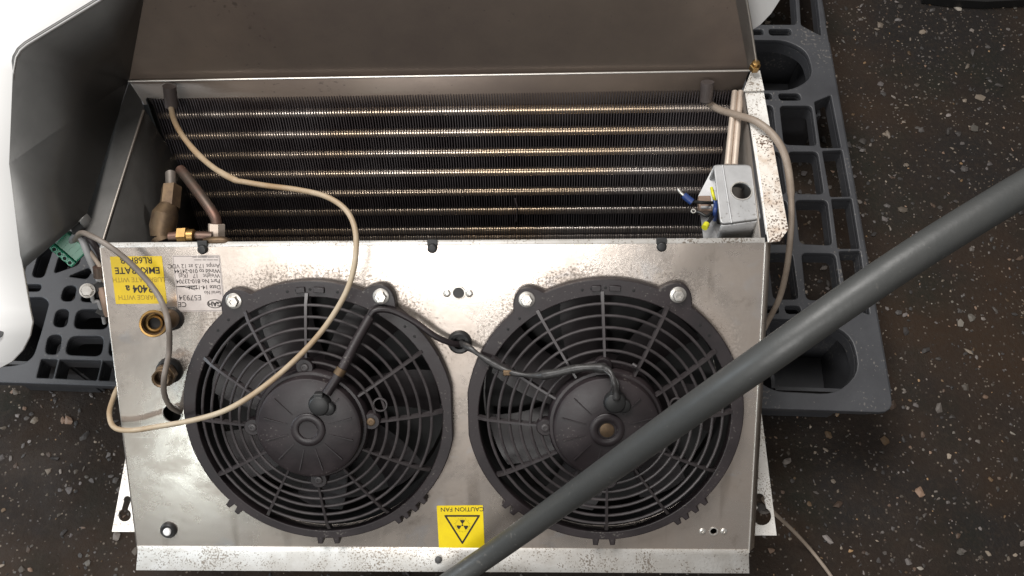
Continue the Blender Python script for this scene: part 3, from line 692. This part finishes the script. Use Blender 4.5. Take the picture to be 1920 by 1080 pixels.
# ---- coil
CN0 = hit(820, 190, BWL-YD*.004, YD)
D = Vector((0, -.40, -.915)).normalized(); CX = U.copy(); D = (D-CX*D.dot(CX)).normalized()
CNn = CX.cross(-D).normalized()
if CNn.dot(CP-CN0) < 0: CNn = -CNn
def cl(px, py, n=0): return hit(px, py, CN0+CNn*n, CNn)
c0 = cl(284, 200); c1 = cl(1372, 190)
coilM = frame(cl(284, 192), CNn, CX)     # x along the tubes, y up the face, z out of the face
CI = coilM.inverted(); q = CI @ c1; CWD = q.x
NF = 214; mb = MB()
for i in range(NF):
    x = CWD*(i+.5)/NF+random.gauss(0, .00006); k = random.gauss(0, .00018)
    w = .0008
    top, bot = .004, -.262
    v = []
    for y in (top, bot):
        for z in (0+random.gauss(0, .0003), -.045):
            v += [(x-w/2+k*(y == bot), y, z), (x+w/2+k*(y == bot), y, z)]
    mb.add(v, [(0, 1, 3, 2), (4, 5, 7, 6), (0, 4, 5, 1), (2, 3, 7, 6), (0, 2, 6, 4), (1, 3, 7, 5)])
fins = mb.build('fin_pack', M_fin, unit, coilM, 0); fins['kind'] = 'stuff'
for py in (214, 254, 292, 329, 366, 402, 438):
    y = (CI @ cl(820, py)).y
    MB().tube([(-.004, y, -.0080), (CWD/2, y, -.0080), (CWD+.004, y, -.0080)], .0060, 14).build('coil_tube', M_tube, unit, coilM, 60)
for y in (-.222, -.25): MB().tube([(0, y, -.0080), (CWD, y, -.0080)], .0060, 10).build('coil_tube', M_tube, unit, coilM, 60)
for x in (-.004, CWD+.004): MB().box((x, -.129, -.022), (.0015, .27, .05)).build('end_plate', M_wall, unit, coilM)
MB().box((CWD/2, -.129, -.050), (CWD, .27, .004)).build('coil_back', M_duct, unit, coilM)
# bent fin in the middle
local_tube('bent_fin', [cl(966, 372, .001), cl(970, 392, .004), cl(968, 415, .001)], .0012, M_fin, unit, n=6)
sheet('dark_gap_sheet', [cl(252, 196, -.003), cl(290, 196, -.003), cl(420, 620, -.003), cl(240, 620, -.003)], [(0, 1, 2, 3)], .001, M_rubber, unit, smooth=0)  # added dark sheet, puts shade over the bright gap beside the coil
# ---- pipes at the left end of the coil
def P(px, py, d): return at_d(px, py, d)
tubeM('copper_pipe', [P(338, 318, 1.03), P(352, 335, 1.02), P(380, 372, 1.005), P(402, 405, .998), P(408, 425, .998)], [.0060]*33, M_copper)
MB().tube([P(406, 420, .995)-P(406, 432, .995), P(406, 446, .997)-P(406, 432, .995)], .0095, 6).build('pipe_union', M_pinkpipe, unit, T(P(406, 432, .995)), 30)
tubeM('valve_stem', [P(320, 325, 1.02), P(321, 350, 1.01)], .006, M_steel)
MB().tube([(0, 0, 0), P(318, 392, .995)-P(322, 352, 1.008)], .0115, 6).build('valve_nut', M_brassd, unit, T(P(322, 352, 1.008)), 30)
MB().tube([(0, 0, 0), P(310, 402, .99)-P(316, 388, .995), P(305, 425, .992)-P(316, 388, .995), P(304, 444, .992)-P(316, 388, .995)], [.0105, .0145, .0145, .0125], 20).build('valve_body', M_brassd, unit, T(P(316, 388, .995)), 40)
MB().tube([(0, 0, 0), P(308, 453, .992)-P(304, 444, .992)], .0125, 24).build('valve_cap', M_brassd, unit, T(P(304, 444, .992)), 40)
tubeM('cross_pipe', [P(318, 445, .985), P(350, 443, .985), P(398, 444, .988)], .0058, M_copper)
MB().tube([(0, 0, 0), P(352, 443, .980)-P(336, 444, .980)], .0108, 6).build('brass_nut', M_brass, unit, T(P(336, 444, .980)), 30)
MB().tube([(0, 0, 0), P(364, 443, .980)-P(352, 443, .980)], .0080, 20).build('brass_collar', M_brass, unit, T(P(352, 443, .980)), 40)
tubeM('bent_tail', [P(385, 455, .975), P(400, 452, .972), P(420, 452, .972), P(432, 458, .975)], .0048, M_brassd)
# ---- two pipes at the right end
for xa, xb in ((1378, 1364), (1389, 1377)):
    tubeM('feed_pipe', [ct(xa, 172, -.012), ct((xa+xb)/2, 240, -.012), ct(xb, 310, -.012)], .0036, M_pinkpipe)
# ---- hinge sleeves the sensor cables come out of
def sleeve(px0, py0, px1, py1):
    a = ct(px0, py0, .004)-YD*.012; b = hit(px1, py1, a-YD*.012, YD)
    MB().tube([(0, 0, 0), b-a], .0078, 20).build('cable_sleeve', M_sleeve, unit, T(a), 40)
    d = (b-a).normalized()
    MB().tube([b-a-d*.002, b-a+d*.0012], .0064, 16).build('sleeve_mouth', M_duct, unit, T(a), 40)
    return b
sl = sleeve(321, 146, 322, 200); sr = sleeve(1325, 138, 1324, 189)

# ---- junction box
jt = -.004
J = {}
jl = [ct(1338, 309, jt), ct(1409, 309, jt), ct(1425, 410, jt), ct(1351, 420, jt)]
jc = sum(jl, Vector())/4
jx = ((jl[1]-jl[0])+(jl[2]-jl[3])).normalized(); jz = TN; jy = jz.cross(jx)
JM = frame(jc, jz, jx); JI = JM.inverted()
jq = [JI @ p for p in jl]
hx = [(p.x, p.y) for p in jq]
hc = JI @ ct(1390, 358, jt)
top = plate('junction_box', [rounded(hx, .006), circle(hc.x, hc.y, .0108, 32)], -.003, 0, M_box, unit, JM, .0012)
top['label'] = 'grey metal junction box with a round hole'
ws = [(x*1.0, y*1.0) for x, y in rounded(hx, .006)]
wi = [(x*.93, y*.93) for x, y in rounded(hx, .006)]
k = len(ws); vs = []; fs = []
hd = -.050
ring = [(x, y, 0-.003) for x, y in ws], [(x*1.02, y*1.04, hd) for x, y in ws]
sel = list(range(2, k-2))
outer = MB()
vv = [ring[0][i] for i in sel]+[ring[1][i] for i in sel]; m_ = len(sel)
me = bpy.data.meshes.new('box_wall'); me.from_pydata(vv, [], [(i, i+1, i+1+m_, i+m_) for i in range(m_-1)])
o = mesh_obj('box_wall', me, M_box, top, JM); sd = o.modifiers.new('s', 'SOLIDIFY'); sd.thickness = .002; sd.offset = 1
MB().torus(.0113, .0009, (hc.x, hc.y, .0003), 32, 6).build('hole_rim', M_edge, top, JM)
xl_ = min(p[0] for p in hx)
sx0 = JI @ ct(1355, 310, jt+.001); sx1 = JI @ ct(1372, 418, jt+.001)
MB().tube([(sx0.x, sx0.y, .0006), ((sx0.x+sx1.x)/2, (sx0.y+sx1.y)/2, .0006), (sx1.x, sx1.y, .0006)], .0011, 8).build('box_seam', M_box, top, JM)
bpz = [P(1338, 312, .995), P(1309, 372, 1.01), P(1318, 455, .985), P(1345, 455, .975), P(1352, 415, .97)]
sheet('box_back_plate', [ct(1337, 314, -.03), ct(1309, 368, -.045), ct(1320, 456, -.03), ct(1352, 456, -.03), ct(1356, 400, -.045)], [(0, 1, 2, 3, 4)], .0015, M_box, top, flip=CAMP, smooth=0)
tb = frame(ct(1321, 385, -.028), TN, U)
mb = MB()
mb.box((0, 0, 0), (.014, .020, .010)); mb.build('inner_terminal', M_bwire, top, tb, bevel=.001)
MB().box((0, -.006, .0056), (.011, .003, .0015)).box((0, .0, .0056), (.011, .003, .0015)).build('terminal_bar', M_gwire, top, tb)
def wire(pts, r, mt): return local_tube('wire', [ct(a, b, c) for a, b, c in pts], r, mt, top, n=8, m=6)
wire([(1346, 402, -.05), (1341, 378, -.02), (1337, 365, -.012), (1334, 352, -.014)], .0018, M_ywire)
wire([(1345, 410, -.04), (1341, 385, -.018), (1336, 356, -.02)], .0016, M_blue)
wire([(1340, 412, -.03), (1341, 395, -.014), (1343, 378, -.02)], .0026, M_blue)
wire([(1348, 420, -.04), (1336, 400, -.020), (1325, 405, -.012), (1310, 398, -.012), (1301, 396, -.012)], .0017, M_rubber)
wire([(1344, 380, -.04), (1325, 380, -.014), (1308, 379, -.010), (1296, 378, -.008)], .0019, M_rubber)
wire([(1340, 400, -.03), (1330, 414, -.012), (1322, 424, -.010)], .0020, M_rubber)
wire([(1298, 379, -.008), (1290, 373, -.007), (1282, 366, -.006)], .0040, M_blue)
wire([(1282, 366, -.006), (1276, 361, -.005), (1271, 354, -.004)], .0018, M_zinc)
wire([(1325, 420, -.010), (1321, 427, -.008)], .0036, M_ywire)
rm = frame(ct(1300, 396, -.011), TN, U)
MB().torus(.0022, .0008, (0, 0, 0), 18, 6).build('ring_terminal', M_zinc, top, rm)
# wall bracket beside the box
sheet('inner_bracket', [ct(1393, 176, -.03), ct(1400, 172, -.002), ct(1436, 440, -.002), ct(1415, 300, -.05)], [(0, 1, 2, 3)], .0015, M_box, unit, flip=CAMP, smooth=0)

# ================================================================== LIFTED COVER
AL2 = AL+YD*.006+TN*.003; AR2 = ct(1406, 131)+YD*.006+TN*.003
bn = Vector((0, -1, .16)).normalized(); bn = (bn-U*bn.dot(U)).normalized()
def bk(px, py, n=0): return hit(px, py, AL2+bn*n, bn)
cov = empty('lifted_cover', T(AL2), 'raised cover with grey lining and white outside rim behind the open unit', 'cover')
Fp = bk(283, -75)
BP = [bk(242, 151), bk(1406, 131), bk(1379, -6), bk(1310, -330), bk(600, -330), Fp]
sheet('back_panel', BP, [tuple(range(6))], .002, M_inner, cov, flip=CAMP, smooth=0)
A0 = BP[0]; Cp = ct(163, 400, .012); C2 = ct(150, 416, .014)
RIM = [Fp]+[P(*q) for q in ((184, 0, .905), (62, 74, .885), (49, 82, .882), (36, 93, .880), (28, 107, .880), (24, 133, .881), (17, 307, .900), (38, 480, .930), (47, 502, .935))]
SP = RIM+[C2, Cp, A0]
k = len(RIM)
sheet('side_panel', SP, [(k+2, i, i+1) for i in range(0, 6)]+[(k+2, 6, 7, k+1), (k+1, 7, 8), (k+1, 8, 9, k)], .003, M_dark, cov, flip=CAMP, smooth=60)
sheet('side_panel_foot', [Cp, C2, C2-Vector((0, 0, .05)), Cp-Vector((0, 0, .05))], [(0, 1, 2, 3)], .002, M_dark, cov)
# white rim: a wide flange that turns away from the lining
inner = RIM[:9]+[P(*q) for q in ((43, 480, .931), (55, 580, .945), (60, 604, .948), (55, 630, .951), (41, 657, .953), (21, 678, .955), (-6, 692, .958))][1:]
out_px = [(230, -260), (90, -200), (-40, -160), (-90, -120), (-130, -60), (-160, 0), (-170, 100), (-180, 307), (-190, 470), (-190, 560), (-190, 604), (-190, 630), (-190, 657), (-190, 690), (-190, 740)]
outer = [at_z(a_, b_, p_.z-.006) for (a_, b_), p_ in zip(out_px, inner)]
k = len(inner)
sheet('white_rim', inner+outer, [(i, i+1, k+i+1, k+i) for i in range(k-1)], .0035, M_white, cov, flip=CAMP, smooth=40)
MB().lathe([(.006, 0), (.006, .0008), (.004, .001)], 20).build('rim_slot', M_rubber, cov, frame(P(-2, 619, .9525), (.05, -.15, 1))).scale = (1, 1.6, 1)
# right hand cheek
RA, RB = BP[1], BP[2]
rc = [bk(1404, 133, .0005), bk(1378, -6, .0005), bk(1352, -150, .0005), bk(1366, -150, .03), bk(1399, -6, .022), bk(1420, 126, .012)]
sheet('cheek_panel', rc, [(0, 1, 4, 5), (1, 2, 3, 4)], .0015, M_steel, cov, flip=CAMP, smooth=0)
local_tube('cheek_edge', [rc[3], rc[4], rc[5]], .0013, M_edge, cov, n=8)
wp = [bk(1408, 58, -.02), bk(1426, 46, -.02), bk(1446, 25, -.02), bk(1466, -6, -.02), bk(1490, -80, -.02), bk(1370, -90, -.02), bk(1390, -10, -.02)]
sheet('white_corner', wp, [tuple(range(7))], .004, M_white, cov, flip=CAMP, smooth=0)

# ================================================================== LOOSE CABLES AND HOSE
a = [sl+Vector((0, 0, .004)), P(326, 224, 1.062), P(342, 254, 1.045), P(370, 288, 1.025), P(404, 317, 1.0), P(440, 337, .985), P(458, 341, .98), P(500, 348, .968), P(560, 356, .955), P(610, 368, .945), P(645, 390, .937), P(663, 420, .93), P(668, 460, .925), P(662, 510, .925), P(643, 560, .928), P(604, 620, .935), P(552, 676, .94), P(492, 727, .945), P(430, 766, .95), P(370, 786, .965), P(300, 799, .985), P(245, 807, 1.0), P(214, 801, 1.008), P(205, 776, 1.02), P(212, 748, 1.04), P(222, 725, 1.06), P(245, 690, 1.12)]
n = (len(a)-1)*8+1
r = [.0033 if i < 38 else .0030 for i in range(n)]
for k_, w_ in ((24, 3), (38, 4)):
    for i in range(k_-w_, k_+w_): r[i] = .0036
local_tube('sensor_cable', a, r, M_beige, None, 'long dirty white cable looping from the coil across the label side fan', 'cable', n=14)
c = [P(140, 450, .99), P(152, 437, .965), P(172, 443, .945), P(205, 462, .94), P(243, 492, .945), P(281, 532, .95), P(304, 568, .945), P(316, 610, .93), P(317, 660, .945), P(308, 706, .945), P(308, 738, .965), P(318, 760, .985), P(332, 770, 1.005), P(345, 775, 1.03)]
local_tube('lead_cable', c, .0031, M_grey, None, 'grey brown cable running down over both stickers and brass fittings', 'cable', n=14)
c = [sr+Vector((0, 0, .004)), P(1334, 197, 1.05), P(1352, 207, 1.04), P(1382, 216, 1.02), P(1418, 228, 1.0), P(1450, 254, .99), P(1471, 290, .985), P(1481, 340, .985), P(1484, 400, .99), P(1481, 455, 1.0), P(1474, 510, 1.02), P(1461, 560, 1.05), P(1440, 602, 1.08), P(1415, 650, 1.10)]
local_tube('sensor_cable', c, [.0043]*60+[.0035]*45, M_tan, None, 'tan grey cable hanging past the junction box beside the pallet lattice', 'cable', n=14)
c = [at_z(1430, 935, .13), at_z(1452, 962, .10), at_z(1480, 988, .05), at_z(1515, 1025, .010), at_z(1548, 1066, .004), at_z(1580, 1110, .004), at_z(1640, 1170, .004)]
local_tube('loose_wire', c, .0026, M_tan, None, 'thin tan wire trailing from the keyhole flange over the tarmac', 'wire', n=10)

hp = [(430, 1400, 1.125), (560, 1310, 1.10), (680, 1216, 1.06), (780, 1140, 1.02), (850, 1087, 1.01), (930, 1032, .985), (1040, 953, .900), (1160, 867, .80), (1300, 767, .715), (1430, 676, .665), (1590, 563, .645), (1740, 463, .640), (1920, 353, .645), (2100, 250, .66), (2300, 150, .70)]
hose = spath([P(*p) for p in hp], 10); M0 = T(hose[0])
root = MB().tube([p-hose[0] for p in hose], .0128, 32).build('hose', M_hose, None, M0, 60)
tag(root, 'long matt grey foam hose crossing diagonally in front of the unit', 'hose')

# ---- green terminal block and the loose wires at the left
gc = P(128, 470, 1.0)
e1 = (P(143, 497, .995)-P(113, 462, 1.0)).normalized(); zv = (CP-gc).normalized()
GM = frame(gc, zv+Vector((-.25, -.2, 0)), e1)
gt = empty('terminal_block', GM, 'small green plug in terminal block hanging beside the pallet', 'connector')
MB().box((0, .006, -.004), (.030, .020, .012)).box((0, -.007, .0), (.031, .008, .010)).build('terminal_body', M_green, gt, GM, bevel=.0012)
for i in range(4):
    MB().torus(.0027, .0007, (-.0108+.0072*i, -.0075, .0054), 18, 6).build('socket_rim', mat('pale_green_rim', (.10, .50, .33), .35) if i == 0 else MATS['pale_green_rim'], gt, GM)
    MB().lathe([(.0020, .0048), (.0020, .0053), (.0012, .0053)], 14, (-.0108+.0072*i, -.0075, 0)).build('socket_hole', M_duct, gt, GM)
for i in range(5): MB().box((-.0128+.0064*i, .007, .0025), (.0010, .017, .0014)).build('rib', M_green, gt, GM)
wb = empty('wire_bundle', T(P(160, 470, 1.0)), 'bundle of grey wires and black connectors hanging at the label end of the unit', 'wires')
def bw(pts, r, mt, nm='wire'): return local_tube(nm, [P(*p) for p in pts], r, mt, wb, n=10)
bw([(134, 452, 1.0), (146, 440, .985), (156, 452, .98), (166, 478, .985), (178, 505, .995), (188, 528, 1.0), (190, 550, 1.02)], .0042, M_gwire)
bw([(146, 446, .99), (160, 462, .985), (176, 482, .985), (192, 510, .99), (196, 545, 1.01)], .0026, M_tan)
bw([(150, 436, .98), (168, 448, .972), (184, 470, .98), (196, 498, 1.0)], .0036, M_black)
bw([(172, 546, 1.0), (175, 565, 1.0), (184, 566, 1.0), (192, 588, 1.01), (196, 606, 1.02)], .0022, M_gwire)
bw([(190, 540, 1.0), (197, 565, 1.0), (203, 590, 1.01)], .0048, M_bwire)
bw([(146, 420, 1.0), (152, 432, .99), (164, 428, .99)], .0062, M_rubber)
for (x, y, d, a) in ((186, 536, 1.0, .5), (182, 552, 1.01, .2), (194, 580, 1.01, 1.0), (148, 428, .985, .3)):
    MB().box((0, 0, 0), (.016, .011, .010)).box((.006, .006, .002), (.005, .006, .007)).build('wire_clip', M_rubber, wb, frame(P(x, y, d), CP-P(x, y, d)) @ Matrix.Rotation(a, 4, 'Z'), bevel=.0012)
MB().tube([(0, 0, 0), P(186, 520, .99)-P(184, 500, .985)], .0058, 14).build('ferrule', M_copper, wb, T(P(184, 500, .985)), 40)
hb = frame(P(164, 545, .99), CP-P(164, 545, .99)+Vector((-.15, .0, 0)))
mb = MB(); mb.lathe([(.0082, 0), (.0082, .0015)], 28); hex_prism(mb, .0066, .0015, .0075); mb.lathe([(.004, -.02), (.004, 0)], 16)
o = mb.build('hex_bolt', M_zinc, None, hb, 30); tag(o, 'bright zinc hex bolt standing at the edge of the pallet lattice', 'bolt')

# ---- dark mat at the far right
mt_ = [at_z(*p, .02) for p in ((1735, -7), (1790, 0), (1850, 3), (1935, -1), (1990, -60), (1720, -80))]
sheet('rubber_mat', mt_, [tuple(range(6))], .018, M_rubber, None, None, smooth=0, flip=CAMP)
tag(bpy.data.objects['rubber_mat'], 'black rubber mat edge on the tarmac far behind the hose', 'mat')
